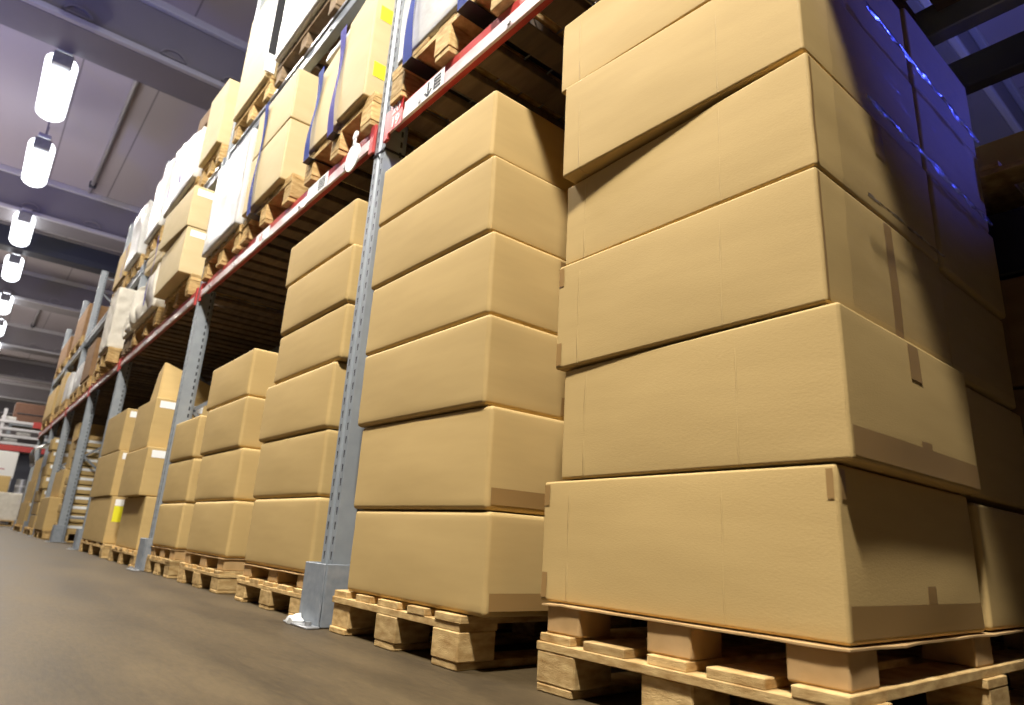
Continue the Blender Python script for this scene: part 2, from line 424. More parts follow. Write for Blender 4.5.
# ------------------------------------------------------------------ the hall
bm = bmesh.new(); bxm(bm, -9, 14, -8, 92, -0.2, 0); struct('floor', bm, 'floor')
bm = bmesh.new(); bxm(bm, -9, 14, -8, 92, 8.0, 8.2); struct('ceiling', bm, 'ceil')
bm = bmesh.new(); bxm(bm, -9, 14, 92, 92.2, 0, 8.0); struct('wall_far', bm, 'wall')
bm = bmesh.new(); bxm(bm, 14, 14.2, -8, 92, 0, 8.0); struct('wall_right', bm, 'wall')
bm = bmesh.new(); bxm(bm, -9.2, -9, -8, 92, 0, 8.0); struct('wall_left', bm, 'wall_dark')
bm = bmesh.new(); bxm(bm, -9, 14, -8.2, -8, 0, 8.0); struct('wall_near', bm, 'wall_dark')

for gi, (gy, w_) in enumerate(((-5.95, 'near'), (2.05, 'first'), (10.05, 'second'), (18.0, 'third'), (25.8, 'fourth'), (33.7, 'fifth'), (41.6, 'sixth'), (49.5, 'x'), (57.4, 'x'), (65.3, 'x'), (73.2, 'x'), (81.1, 'x'), (89.0, 'x'))):
    t = thing('ceiling_girder', None, None, (0, gy, 7.0)); t['kind'] = 'structure'
    bm = bmesh.new(); bxm(bm, -9, 14, 0, 0.75, 0.0, 1.0, 0.01); obj('web', bm, 'girder', t)
    bm = bmesh.new(); bxm(bm, -9, 14, -0.10, 0.0, 0.0, 0.09, 0.02, 2); obj('bottom_ledge', bm, 'girder_lip', t)
    bm = bmesh.new(); bxm(bm, -9, 14, -0.10, 0.0, 0.86, 1.0, 0.02, 2); obj('top_ledge', bm, 'girder_lip', t)
    if gy > 5:
        for x in (-0.2, 1.05, 1.95):
            bm = bmesh.new()
            pts = [(0.17 * math.cos(a), 0.13 * math.sin(a)) for a in [PI * i / 12 for i in range(13)]]
            for i in range(12):
                a, b = pts[i], pts[i + 1]
                bar(bm, (a[0], 0, a[1]), (b[0], 0, b[1]), 0.03, 0.03, up=(0, 1, 0))
            bar(bm, (-0.17, 0, 0), (0.17, 0, 0), 0.03, 0.03, up=(0, 1, 0))
            obj('lifting_loop', bm, 'pipe', t, (x, -0.018, 0.16))

bm = bmesh.new(); bxm(bm, -9, 14, 0, 0.5, 0, 0.55, 0.02)
t = thing('dark_ceiling_beam', 'dark blue-black steel beam crossing below the ceiling beyond the racks', 'beam', (0, 20.6, 7.0)); obj('beam_box', bm, 'duct', t)
for k, (dy, dz) in enumerate(((-0.25, 0.50), (-0.45, 0.56))):
    bm = bmesh.new(); bar(bm, (-9, dy, dz), (14, dy, dz), 0.06, 0.05); obj('cable_rail', bm, 'pipe', t)
for x in (-2.5, -0.9, 0.7, 2.3, 3.9):
    bm = bmesh.new(); bar(bm, (x, -0.35, 0.5), (x, -0.35, 1.0), 0.03, 0.03); obj('hanger', bm, 'pipe', t)

for k, (x, y0, y1, lab) in enumerate(((0.82, 10.85, 17.75, 'thin grey conduit pipe under the ceiling between the two nearest girders'),
                                      (0.82, 18.85, 20.1, 'short grey conduit pipe under the ceiling before the dark beam'),
                                      (0.82, 26.75, 33.5, 'grey conduit pipe under the ceiling far down the aisle'))):
    t = thing('conduit_pipe', lab, 'pipe', (x, y0, 7.925))
    bm = bmesh.new(); cyl(bm, (0, (y1 - y0) / 2, 0), 0.045, y1 - y0, 'Y', 10); obj('pipe_run', bm, 'pipe', t, smooth=0.6)
    for yy in (0.4, (y1 - y0) - 0.5):
        bm = bmesh.new(); bxm(bm, -0.07, 0.07, yy, yy + 0.1, -0.07, 0.0745, 0.01); obj('bracket', bm, 'duct', t)

# lamps in one row over the aisle
LAMP_Y = (4.4, 8.1, 11.75, 14.75, 18.75, 22.1, 26.3, 30.0, 34.0, 38.0, 43.0, 49.0, 55.0, 62.0, 70.0, 80.0)
pos = ('over the near boxes', 'just above the frame', 'nearest in view', 'second in view', 'third in view', 'fourth in view', 'fifth in view', 'sixth in view', 'seventh in view', 'eighth', 'first past the frame edge', 'second past the frame edge', 'third past the frame edge', 'fourth past the frame edge', 'fifth past the frame edge', 'farthest')
lamp0 = None
LAMP_W = 195
for ly, pz in zip(LAMP_Y, pos):
    lab = 'glowing white fluorescent aisle lamp, ' + pz + ' of the ceiling row'
    if lamp0 is None:
        lamp0 = thing('ceiling_lamp', lab, 'lamp', (-0.24, ly, 6.75), 'lamps in a row above the aisle')
        bm = bmesh.new(); bxm(bm, -0.10, 0.10, -0.88, 0.88, 0.285, 0.36, 0.02, 2); obj('housing', bm, 'girder_lip', lamp0)
        for s in (-1, 1):
            bm = bmesh.new(); bxm(bm, -0.13, 0.13, s * 0.86 - 0.055, s * 0.86 + 0.055, 0.02, 0.25, 0.02, 2); obj('end_cap', bm, 'grey', lamp0)
            bm = bmesh.new(); bar(bm, (0, s * 0.6, 0.35), (0, s * 0.6, 1.25), 0.025, 0.025); obj('hanger', bm, 'pipe', lamp0)
        bm = bmesh.new()
        n = 18
        ring = [[], []]
        for q, y in enumerate((-0.80, 0.80)):
            for i in range(n):
                a = 2 * PI * i / n
                ring[q].append(bm.verts.new((0.21 * math.cos(a), y, 0.12 + 0.17 * math.sin(a))))
        for i in range(n): bm.faces.new([ring[0][i], ring[0][(i + 1) % n], ring[1][(i + 1) % n], ring[1][i]])
        bm.faces.new(ring[0]); bm.faces.new(ring[1][::-1])
        obj('lens', bm, 'lamp', lamp0, smooth=0.6)
    else:
        copy_tree(lamp0, (-0.24, ly, 6.75), 0, lab)
    ld = bpy.data.lights.new('aisle_lamp_light', 'AREA'); ld.shape = 'RECTANGLE'; ld.size = 0.36; ld.size_y = 1.5
    ld.energy = LAMP_W; ld.color = (1.0, 0.95, 0.86); ld.spread = math.radians(170)
    lo = bpy.data.objects.new('aisle_lamp_light', ld); C.objects.link(lo); lo.location = (-0.24, ly, 6.69)

# ------------------------------------------------------------------ racks
PX = 1.03; PD = 0.10; BX = 2.02           # front post plane, post depth, rear post
FR = [(-0.55, 5.0), (2.235, 5.0), (4.96, 5.0), (7.98, 4.4), (10.1, 4.35), (12.5, 4.35), (14.6, 4.35), (17.0, 4.3)]
ordw = ['beside the near stack, out of frame', 'nearest in view', 'second in view', 'third in view', 'fourth in view', 'fifth in view', 'sixth in view', 'seventh in view', 'eighth along the aisle', 'ninth along the aisle', 'last along the aisle']
def post_bm(h, x0):
    bm = bmesh.new()
    hw = 0.045
    # folded open section: front face with a shallow groove, two sides, return lips
    prof = [(-0.0, -hw), (0.0, -0.012), (0.008, -0.008), (0.008, 0.008), (0.0, 0.012), (0.0, hw), (PD * .8, hw), (PD, hw * .8), (PD, hw * .5), (PD - .004, hw * .5), (PD - .004, hw * .72), (0.006, hw - .006),
            (0.014, 0), (0.006, -hw + .006), (PD - .004, -hw * .72), (PD - .004, -hw * .5), (PD, -hw * .5), (PD, -hw * .8), (PD * .8, -hw)]
    lo = [bm.verts.new((x0 + x, y, 0.008)) for x, y in prof]; hi = [bm.verts.new((x0 + x, y, h)) for x, y in prof]
    for i in range(len(prof)):
        j = (i + 1) % len(prof); bm.faces.new([lo[i], lo[j], hi[j], hi[i]])
    bm.faces.new(hi); bm.faces.new(lo[::-1])
    return bm
for i, ((fy, fh), w_) in enumerate(zip(FR, ordw)):
    t = thing('rack_upright', 'grey-blue slotted steel rack upright frame, ' + w_, 'rack upright', (PX, fy, 0), 'rack upright frames')
    obj('front_post', post_bm(fh, 0), 'slotted', t)
    rp = obj('rear_post', post_bm(fh, 0), 'slotted', t, (BX - PX + PD, 0, 0)); rp.rotation_euler = (0, 0, PI)
    bm = bmesh.new(); zz = 0.35; k = 0
    while zz + 0.75 < fh:
        a, b = (PD, BX - PX), (BX - PX, PD)
        xa, xb = (a if k % 2 else b)
        bar(bm, (xa, 0, zz), (xb, 0, zz + 0.72), 0.025, 0.035, up=(0, 1, 0)); zz += 0.72; k += 1
    obj('diagonal_brace', bm, 'brace', t)
    for zz in (0.3, fh - 0.12):
        bm = bmesh.new(); bar(bm, (PD, 0, zz), (BX - PX, 0, zz), 0.025, 0.035, up=(0, 1, 0)); obj('cross_brace', bm, 'brace', t)
    for x in (0.045, BX - PX + 0.05):
        bm = bmesh.new(); bxm(bm, x - 0.07, x + 0.085, -0.075, 0.075, 0, 0.008, 0.002)
        for sx in (-1, 1): cyl(bm, (x + sx * .055, -0.06, 0.012), 0.008, 0.012, n=6)
        obj('base_plate', bm, 'grey', t)
    if 0 < fy < 18:
        g = thing('post_guard', 'blue-grey bent steel post guard at the foot of the upright ' + w_, 'post guard', (PX - 0.035, fy, 0), 'post guards')
        bm = bmesh.new(); hh = 0.20
        bxm(bm, -0.006, 0.0, -0.082, 0.082, 0.002, hh, 0.002)
        bxm(bm, 0.0, 0.105, -0.088, -0.082, 0.002, hh, 0.002)
        bxm(bm, 0.0, 0.105, 0.082, 0.088, 0.002, hh, 0.002)
        obj('plate', bm, 'guard', g)
        bm = bmesh.new(); bxm(bm, -0.05, -0.006, -0.10, 0.10, 0, 0.007, 0.002)
        obj('foot_flange', bm, 'grey', g)
        for yy in (-0.06, 0.06):
            bm = bmesh.new(); cyl(bm, (-0.03, yy, 0.013), 0.011, 0.012, n=6); obj('anchor_bolt', bm, 'grey', g)

Z1, Z1T = 1.875, 1.985
Z2, Z2T = 2.985, 3.085
def load_beam(i, y0, y1, z0, z1, style, lvl, bayname):
    t = thing('load_beam', f'{style} horizontal rack beam at the {lvl} level of the {bayname}', 'rack beam', (PX, y0, z0), 'horizontal rack beams')
    L_ = y1 - y0; h = z1 - z0
    if style == 'red':
        bm = bmesh.new(); bxm(bm, 0.0, 0.05, 0.0, L_, h * 0.40, h, 0.004); obj('beam_web', bm, 'beam_red', t)
        bm = bmesh.new(); bxm(bm, -0.012, -0.001, 0.0, L_, 0, h * 0.5, 0.003); obj('beam_lip', bm, 'beam_lip', t)
    else:
        bm = bmesh.new(); bxm(bm, 0.0, 0.05, 0.0, L_, 0, h * 0.72, 0.004); obj('beam_web', bm, 'beam_grey', t)
        bm = bmesh.new(); bxm(bm, -0.008, 0.05, 0.0, L_, h * 0.72, h, 0.004); obj('beam_lip', bm, 'grey', t)
    for s in (0, 1):
        bm = bmesh.new(); y = 0.0 if s == 0 else L_ - 0.02
        bxm(bm, -0.014, 0.0, y - .01, y + 0.03, -0.03, h, 0.003); obj('end_connector', bm, 'beam_red' if style == 'red' else 'beam_grey', t)
    n = max(2, int(L_ / 0.45))
    for k in range(n):
        bm = bmesh.new(); cyl(bm, (-0.003 if style != 'red' else -0.014, L_ * (k + .5) / n, h * (0.3 if style != 'red' else 0.18)), 0.009, 0.008, 'X', 8); obj('bolt', bm, 'grey', t)
    bm = bmesh.new(); bxm(bm, BX - PX - 0.03, BX - PX + 0.03, 0, L_, 0, h, 0.004); obj('rear_beam', bm, 'beam_grey', t)
    return t
def mesh_deck(y0, y1, z, lvl, bayname, fine):
    t = thing('wire_deck', f'dark mesh shelf deck, {lvl} level, {bayname}', 'shelf deck', (PX, y0, z), 'wire mesh shelf decks')
    L_ = y1 - y0
    bm = bmesh.new(); 
    step = 0.06 if fine else 0.16
    y = 0.02
    while y < L_ - 0.01:
        bxm(bm, 0.055, BX - PX - 0.035, y - .0025, y + .0025, -0.006, -0.001); y += step
    x = 0.08
    while x < BX - PX - 0.04:
        bxm(bm, x - .0025, x + .0025, 0.01, L_ - 0.01, -0.011, -0.006); x += 0.11
    obj('wire_mesh', bm, 'wire', t)
    n = int(L_ / 0.16)
    for k in range(n):
        yy = L_ * (k + .5) / n
        bm = bmesh.new(); bxm(bm, 0.055, BX - PX - 0.035, yy - .055, yy + .055, -0.045, -0.012, 0.003); obj('support_slat', bm, 'slat', t)
    return t
baynames = ['bay over the nearest boxes', 'second bay', 'third bay', 'fourth bay', 'fifth bay', 'sixth bay', 'seventh bay', 'eighth bay', 'ninth bay', 'last bay']
for i in range(len(FR) - 1):
    y0, y1 = FR[i][0] + 0.055, FR[i + 1][0] - 0.055
    load_beam(i, y0, y1, Z1, Z1T, 'red', 'lower', baynames[i])
    load_beam(i, y0, y1, Z2, Z2T, 'grey', 'upper', baynames[i])
    mesh_deck(y0, y1, Z1T, 'lower', baynames[i], i < 3)
    mesh_deck(y0, y1, Z2T, 'upper', baynames[i], False)

# ------------------------------------------------------------------ ground stacks, nearest first
def OW(k, n): return 'topmost' if k == n - 1 else ['bottom', 'second lowest', 'third lowest', 'fourth lowest', 'fifth lowest', 'sixth lowest', 'seventh lowest', 'eighth lowest', 'ninth lowest', 'tenth lowest'][k]

# nearest stack, front column
pallet('wooden block pallet under the nearest and largest stack of boxes', 0.475, 1.16, 1.05, 1.24, 0, 0.116, ndeck=5)
skid('cardboard skid with small blocks between the nearest pallet and its boxes', 0.485, 1.155, 1.065, 1.20, 0.1165, 0.062)
G = 'boxes of the nearest stack'
near = [  # yr, yl, zb, zt (right), zbl, ztl, xf, dxl
    (0.490, 1.188, 0.180, 0.455, 0.180, 0.447, 1.080, 0.000, ('base', 'base_tab', 'corner', 'left')),
    (0.462, 1.135, 0.459, 0.728, 0.452, 0.716, 1.078, 0.004, ('end', 'base')),
    (0.482, 1.158, 0.733, 1.000, 0.721, 0.997, 1.078, -0.006, ('end_long', 'left', 'edge')),
    (0.482, 1.150, 1.004, 1.256, 1.001, 1.232, 1.080, 0.004, ('end_top', 'edge')),
    (0.490, 1.130, 1.270, 1.522, 1.238, 1.520, 1.086, -0.042, ('corner',)),
    (0.494, 1.160, 1.526, 1.770, 1.524, 1.755, 1.084, -0.030, ()),
]
extra = ['', '', '', '', ', its left end jutting out', '']
for k, (yr, yl, zb, zt, zbl, ztl, xf, dxl, tp) in enumerate(near):
    carton(f'large plain cardboard box, {OW(k, 6)} of the nearest stack{extra[k]}', yr, yl, zb, zt, xf, 0.61, G, dxl=dxl, zbl=zbl, ztl=ztl, tapes=tp, bulge=0.003, bev=0.006, nu=10, mat='card_creased')
for k in range(6):
    z0 = (0.180, 0.462, 0.740, 1.012, 1.284, 1.556)[k]
    carton(f'shaded cardboard box, {OW(k, 6)} of the rear column behind the nearest stack', 0.49 + (0.004 * (k % 3)), 1.16, z0, z0 + 0.266, 1.735 + 0.012 * (k % 2), 0.50, 'rear column of boxes on the nearest pallet', mat='card', bulge=0.003, bev=0.010)

# second stack
pallet('wooden block pallet under the second stack, right of the near post guard', 1.385, 2.095, 1.0, 1.15, 0, 0.125, ndeck=5)
G = 'boxes of the second stack'
k_ = 1.0 / 1.07
s2 = [(1.31, 2.03), (1.325, 2.05), (1.35, 2.075), (1.365, 2.09), (1.385, 2.11), (1.405, 2.115)]
zs2 = [0.1265, 0.376, 0.646, 0.902, 1.160, 1.417, 1.660]
for k in range(6):
    yr, yl = s2[k]
    carton(f'plain cardboard box, {OW(k, 6)} of the stack between the near post and the nearest stack', yr, yl, zs2[k] + 0.001, zs2[k + 1] - 0.003, 1.0 + (0.012, 0.010, 0.0, 0.004, 0.003, 0.004)[k], 0.58, G, tapes=(('base',), ('end_top', 'base'), ('end',), ('end',), (), ())[k], bulge=0.004, bev=0.012, zbl=zs2[k] + 0.001 + (0, 0.004, 0.008, 0.010, 0.010, 0.012)[k], ztl=zs2[k + 1] - 0.003 + (0.004, 0.008, 0.010, 0.010, 0.012, 0.018)[k], nu=9)
for k in range(6):
    z0 = 0.1275 + k * 0.262
    carton(f'shaded cardboard box, {OW(k, 6)} of the rear column behind the second stack', 1.37, 2.08, z0, z0 + 0.258, 1.62, 0.5, 'rear column of boxes on the second pallet', bulge=0.003)

# third stack (left of the post)
def std_stack(word, yrs, yls, zs, xf, depth, G, group_words, tapes=(), ph=0.100, sk=True, rear=True, pal=True):
    y0, y1 = min(yrs) - 0.01, max(yls[0], yrs[0] + .5)
    pallet(f'wooden block pallet under {word}', y0, y1, xf, 1.05, 0, ph, ndeck=5)
    if sk: skid(f'cardboard skid with small blocks under {word}', y0 + .01, y1 - .01, xf + 0.012, 1.0, ph + .0005, zs[0] - ph - 0.001)
    n = len(yrs)
    for k in range(n):
        carton(f'plain cardboard box, {OW(k, n)} of {word}', yrs[k], yls[k], zs[k] + .001, zs[k + 1] - .003, xf + 0.015 + 0.006 * (k % 2), depth, G, tapes=tapes[k] if k < len(tapes) else (), bulge=0.005, bev=0.016)
    if rear:
        for k in range(n):
            carton(f'shaded box, {OW(k, n)} behind {word}', yrs[0], yls[0], zs[k] + .001, zs[k + 1] - .003, xf + 0.03 + depth, 0.46, 'rear columns of boxes', bulge=0.003)
std_stack('the six-box stack left of the near post', [2.38, 2.40, 2.40, 2.37, 2.37, 2.42], [3.085, 3.13, 3.16, 3.10, 3.10, 3.16], [0.152, 0.430, 0.690, 0.963, 1.205, 1.470, 1.705], 1.015, 0.5, '', '')
std_stack('the four-box stack in the second bay', [3.35, 3.39, 3.44, 3.47], [4.06, 4.11, 4.15, 4.22], [0.158, 0.428, 0.690, 0.962, 1.228], 1.015, 0.5, '', '', tapes=(('stub',), ('stub',)))
std_stack('the low stack by the second post', [4.28, 4.28, 4.30], [4.885, 4.885, 4.88], [0.158, 0.425, 0.690, 0.957], 1.015, 0.5, '', '', tapes=(('stub',), ('stub',)))

# second bay beyond the post: two stacks of taller labelled boxes
pallet('wooden block pallet under the labelled boxes just beyond the second post', 5.20, 6.12, 1.0, 1.0, 0, 0.11, mat='wood')
G = 'labelled boxes beyond the second post'
for k, (yr, yl, zb, zt, xf, rz) in enumerate(((5.28, 6.05, 0.112, 0.475, 1.02, 0), (5.30, 6.10, 0.48, 0.825, 0.97, 0), (5.42, 6.10, 0.83, 1.205, 0.98, 0))):
    carton((f'white-labelled box, {OW(k, 4)} of the stack just beyond the second post' if k else 'cardboard box at the bottom of the stack just beyond the second post'), yr, yl, zb, zt, xf, 0.75, G, tapes=('label_end',) if k else (), bulge=0.004, bev=0.008)
t = thing('cardboard_box', 'narrow upright box with a pointed corner, topping the stack just beyond the second post', 'box', (1.25, 5.72, 1.207), G)
bm = bmesh.new()
v = [(-.24, -.16, 0), (.30, -.16, 0), (.30, .14, 0), (-.24, .14, 0), (-.22, -.06, .33), (.30, -.16, .12), (.30, .14, .10), (-.22, .10, .26)]
vs = [bm.verts.new(p) for p in v]
for f in ((3, 2, 1, 0), (4, 5, 6, 7), (0, 1, 5, 4), (1, 2, 6, 5), (2, 3, 7, 6), (3, 0, 4, 7)): bm.faces.new([vs[i] for i in f])
bmesh.ops.bevel(bm, geom=list(bm.edges), offset=0.008, segments=2, affect='EDGES')
obj('carton_body', bm, 'card', t)

pallet('wooden block pallet under the boxes with the yellow label', 6.40, 7.70, 1.0, 1.0, 0, 0.11, mat='wood')
for k, (yr, yl, zb, zt, xf) in enumerate(((6.50, 7.66, 0.112, 0.495, 1.0), (6.58, 7.70, 0.50, 0.89, 0.99), (6.66, 7.62, 0.895, 1.27, 0.99))):
    carton(f'large cardboard box, {OW(k, 3)} of the stack with the yellow label before the third post', yr, yl, zb, zt, xf, 0.8, 'boxes of the yellow-label stack', tapes=('label_end', 'yellow_front') if k == 0 else ('label_end',), bulge=0.004, bev=0.008)

# third bay: flat cartons in layers
pallet('wooden block pallet under the layered flat cartons beyond the fourth post', 10.2, 11.0, 1.06, 1.1, 0, 0.12, simple=True)
for k in range(10):
    z0 = 0.121 + k * 0.121; o_ = random.uniform(-.03, .03)
    carton(f'flat cardboard carton with white label, {OW(k, 10) if k < 9 else "topmost"} of the layered stack beyond the fourth post', 10.22 + o_ * .5, 10.96 + o_ * .5, z0, z0 + 0.106, 1.10 + o_, 0.92, 'flat cartons of the layered stack', tapes=('label_end',), bulge=0.003, bev=0.006, nu=4)
t = thing('wooden_board', 'rough wooden board lying on top of the layered flat cartons', 'board', (1.56, 10.62, 1.318))
bm = bmesh.new(); bxm(bm, -.5, .5, -.38, .38, 0, 0.045, .004); obj('plank', bm, 'wood', t)

# fourth bay
pallet('wooden block pallet under the square boxes beyond the layered cartons', 11.08, 12.3, 0.98, 1.0, 0, 0.11, simple=True)
for k, (yr, yl, zb, zt, xf, lb) in enumerate(((11.12, 12.3, 0.112, 0.56, 0.97, 'large square cardboard box at the bottom of the pile beyond the layered cartons'),
                                          (11.15, 12.2, 0.565, 0.95, 1.06, 'cardboard box in the middle of the pile beyond the layered cartons'),
                                          (11.15, 11.55, 0.955, 1.62, 1.10, 'tall narrow cardboard box standing on the pile beyond the layered cartons'))):
    carton(lb, yr, yl, zb, zt, xf, 0.7, bulge=0.004, nu=4)
# fifth bay: column of small cartons and a draped sheet
pallet('wooden block pallet under the column of small cartons beyond the fifth post', 12.85, 14.2, 0.98, 1.0, 0, 0.11, simple=True)
for k in range(7):
    z0 = 0.112 + 0.205 * k; o_ = random.uniform(-.04, .04)
    carton(f'small cardboard carton, {OW(k, 7)} of the front column beyond the fifth post', 12.95 + o_, 13.5 + o_, z0, z0 + 0.19, 1.02 + o_, 0.8, 'small cartons beyond the fifth post', bulge=0.003, bev=0.006, nu=3, tapes=('label_end',))
    if k < 5: carton(f'small cardboard carton, {OW(k, 5)} of the farther column beyond the fifth post', 13.55 + o_, 14.1 + o_, z0, z0 + 0.19, 1.0 - o_, 0.8, 'small cartons beyond the fifth post', bulge=0.003, bev=0.006, nu=3)
bm = bmesh.new()
for i in range(13):
    for j in range(9):
        u, w = i / 12, j / 8
        bm.verts.new((-.25 * math.sin(w * 2.2) - 0.06 * noise.noise(Vector((u * 4, w * 3, 1))), u * 0.9 - .45, 0.05 - 0.35 * w * w + 0.07 * noise.noise(Vector((u * 5, w * 4, 7)))))
bm.verts.ensure_lookup_table()
for i in range(12):
    for j in range(8): bm.faces.new([bm.verts[i * 9 + j], bm.verts[i * 9 + j + 1], bm.verts[(i + 1) * 9 + j + 1], bm.verts[(i + 1) * 9 + j]])
bmesh.ops.solidify(bm, geom=list(bm.faces), thickness=0.006)
tag(obj('plastic_sheet', bm, 'white', None, (1.05, 13.75, 1.42), smooth=1.2), 'crumpled white plastic sheet draped over the small cartons beyond the fifth post', 'sheet')
# farther bays
for bi, (y0, y1, w_) in enumerate(((14.95, 16.7, 'sixth'),)):
    pallet(f'wooden block pallet under the distant boxes beyond the {w_} post', y0, y1, 0.98, 1.0, 0, 0.12, simple=True)
    for k in range(3):
        carton(f'distant cardboard box, {OW(k, 3)} of the stack beyond the {w_} post', y0 + .05, y1 - .1, 0.122 + k * 0.42, 0.122 + k * 0.42 + 0.415, 1.0 + 0.03 * k, 0.9, f'distant boxes beyond the {w_} post', nu=3, tapes=('label_end',))

# ------------------------------------------------------------------ goods on the lower rack level
ZA = Z1T + 0.002
def upallet(lab, yr, yl, xf=1.0, z=ZA, mat='wood', simple=False, depth=1.06):
    return pallet(lab, yr, yl, xf, depth, z, 0.168, mat=mat, simple=simple, blk=0.10, group='wooden pallets on the rack levels')
def strap(lab, y, xf, z0, z1, mat='strap', depth=0.9, w=0.038, dy=0.0, under=True):
    """flat band down the front of a load and under its pallet deck"""
    t = thing('strap_band', lab, 'strap', (xf, y, z0), 'load straps')
    bm = bmesh.new(); n = 10; rows = []
    for i in range(n + 1):
        f = i / n; x = -0.007 - 0.006 * math.sin(f * 7); yy = dy * f + 0.008 * math.sin(f * 5)
        tw = w * (0.75 + 0.25 * math.cos(f * 6))
        rows.append((bm.verts.new((x, yy - tw, f * (z1 - z0))), bm.verts.new((x + 0.002, yy + tw, f * (z1 - z0)))))
    for i in range(n): bm.faces.new([rows[i][0], rows[i][1], rows[i + 1][1], rows[i + 1][0]])
    bmesh.ops.solidify(bm, geom=list(bm.faces), thickness=0.002)
    obj('front_run', bm, mat, t, smooth=1.0)
    if under:
        bm = bmesh.new(); bxm(bm, -0.008, depth, -w, w, -0.0045, -0.0025); obj('under_run', bm, 'black', t)
    return t
def wrapped(lab, yr, yl, zb, zt, xf, depth, mat='white', rough=0.012, freq=5, ztl=None, cat='wrapped load', name='wrapped_load', nu=14, dxl=0):
    bm = carton_bm({(i, j, k): Vector(((xf if i == 0 else xf + depth) + (dxl if j else 0) - (xf + depth / 2), (yl if j else yr) - (yl + yr) / 2, ((zt if not j or ztl is None else ztl) if k else zb) - zb)) for i in (0, 1) for j in (0, 1) for k in (0, 1)}, 0.004, 0.015, random.random() * 30, nu)
    sd = random.random() * 40
    for v in bm.verts:
        if v.co.z > 0.02:
            n_ = noise.noise_vector(Vector((v.co.x * freq + sd, v.co.y * freq, v.co.z * freq * 0.7))); v.co += n_ * rough; v.co.z = max(v.co.z, 0.004)
    return tag(obj(name, bm, mat, None, (xf + depth / 2, (yr + yl) / 2, zb), smooth=1.2), lab, cat)

ZL = ZA + 0.170
# bay over the nearest boxes
upallet('wooden pallet with blue strap on the red beam right of the near post', 1.37, 2.14)
wrapped('white film-wrapped load on the pallet right of the near post', 1.40, 2.11, ZL, 2.88, 0.995, 0.38, rough=0.006)
carton('brown cardboard box behind the white load right of the near post', 1.50, 2.11, ZL, 2.86, 1.42, 0.52, None, 'card')
upallet('unseen wooden pallet added above the nearest stack to shade it', 0.322, 1.20)  # out of view, added with its carton to block light from above
carton('unseen large carton added above the nearest stack to shade it', 0.322, 1.24, ZL, 2.8, 0.99, 0.95, None, 'card_pale')
upallet('unseen wooden pallet added right of the nearest stack to shade it', -0.49, 0.315)  # second unseen load, added to close the gap where light leaked through
carton('unseen large carton added right of the nearest stack to shade it', -0.49, 0.315, ZL, 2.8, 0.99, 0.95, None, 'card_pale')
strap('blue strap at the right side of the white load right of the near post', 1.60, 0.983, ZL - 0.060, 2.85, 'strap')
strap('blue strap at the left side of the white load right of the near post', 1.98, 0.983, ZL - 0.060, 2.85, 'strap')
# second bay
upallet('wooden pallet under the tall strapped cartons left of the near post', 2.30, 3.02)
carton('tall pale carton with two yellow end labels, just left of the near post', 2.36, 2.64, ZL, 2.80, 0.975, 0.9, 'tall strapped cartons', 'card_pale', ztl=2.72, tapes=('yellow_end',), dxl=0.0)
carton('tall pale carton at the left of the strapped pair beside the near post', 2.652, 3.0, ZL, 2.70, 0.985, 0.9, 'tall strapped cartons', 'card_pale', ztl=2.60)
wrapped('loose white paper sheet on top of the tall strapped cartons', 2.655, 2.98, 2.715, 2.76, 1.0, 0.8, 'white', 0.02, 8, cat='sheet', name='paper_sheet')
strap('violet strap on the tall pale cartons left of the near post', 2.66, 0.972, ZL - 0.060, 2.72, 'violet', dy=0.03)
strap('blue strap at the left edge of the tall pale cartons', 2.95, 0.976, ZL - 0.060, 2.62, 'strap', dy=-0.02)
upallet('wooden pallet under the two stacked boxes in the second bay', 3.22, 4.02)
carton('pale cardboard box, lower of the two above the red beam in the second bay', 3.33, 3.98, ZL, 2.545, 0.97, 0.9, 'two boxes above the red beam', 'card_pale')
carton('pale cardboard box, upper of the two above the red beam in the second bay', 3.33, 3.98, 2.549, 2.885, 0.97, 0.9, 'two boxes above the red beam', 'card_pale')
strap('twisted blue strap on the two pale boxes in the second bay', 3.78, 0.964, ZL - 0.060, 2.88, 'strap', dy=0.02)
upallet('wooden pallet under the tall white load in the second bay', 4.07, 4.86)
wrapped('tall white film-wrapped load beside the two pale boxes in the second bay', 4.08, 4.85, ZL, 2.86, 0.965, 0.95, rough=0.006)
# third bay
upallet('wooden pallet under the two overhanging boxes beyond the second post', 5.22, 6.05)
carton('pale cardboard box with white label, lower of the overhanging pair beyond the second post', 5.26, 6.10, ZL, 2.54, 0.91, 0.9, 'two overhanging boxes on the rack', 'card_pale', tapes=('label_end',), bev=.008)
carton('pale cardboard box with white label, upper of the overhanging pair beyond the second post', 5.26, 6.08, 2.545, 2.90, 0.90, 0.9, 'two overhanging boxes on the rack', 'card_pale', tapes=('label_end',), dxl=-0.03, bev=.008, zbl=2.575)
upallet('wooden pallet under the crumpled film bundle in the third bay', 6.30, 7.35, simple=True)
wrapped('crumpled cream film-wrapped bundle on the rack in the third bay', 6.34, 7.30, ZL, 2.58, 0.95, 0.9, 'cream', 0.06, 7, nu=18, cat='bundle', name='wrapped_bundle')
for k in range(3):
    carton(f'flat pale carton, {["lowest","middle","topmost"][k]} of three tilted ones on the crumpled bundle', 6.40 + .05 * k, 7.2 - .03 * k, 2.64 + .075 * k, 2.71 + .075 * k, 0.95, 0.8, 'tilted flat cartons', 'card_pale', zbl=2.64 + .075 * k + .06, ztl=2.71 + .075 * k + .06, nu=4, bev=.005)
strap('blue strap hanging down the crumpled bundle in the third bay', 6.40, 0.90, ZL, 2.84, 'violet', under=False)
upallet('weathered pallet beside the third post under cream sacking', 7.42, 7.88, mat='wood_dark', simple=True)
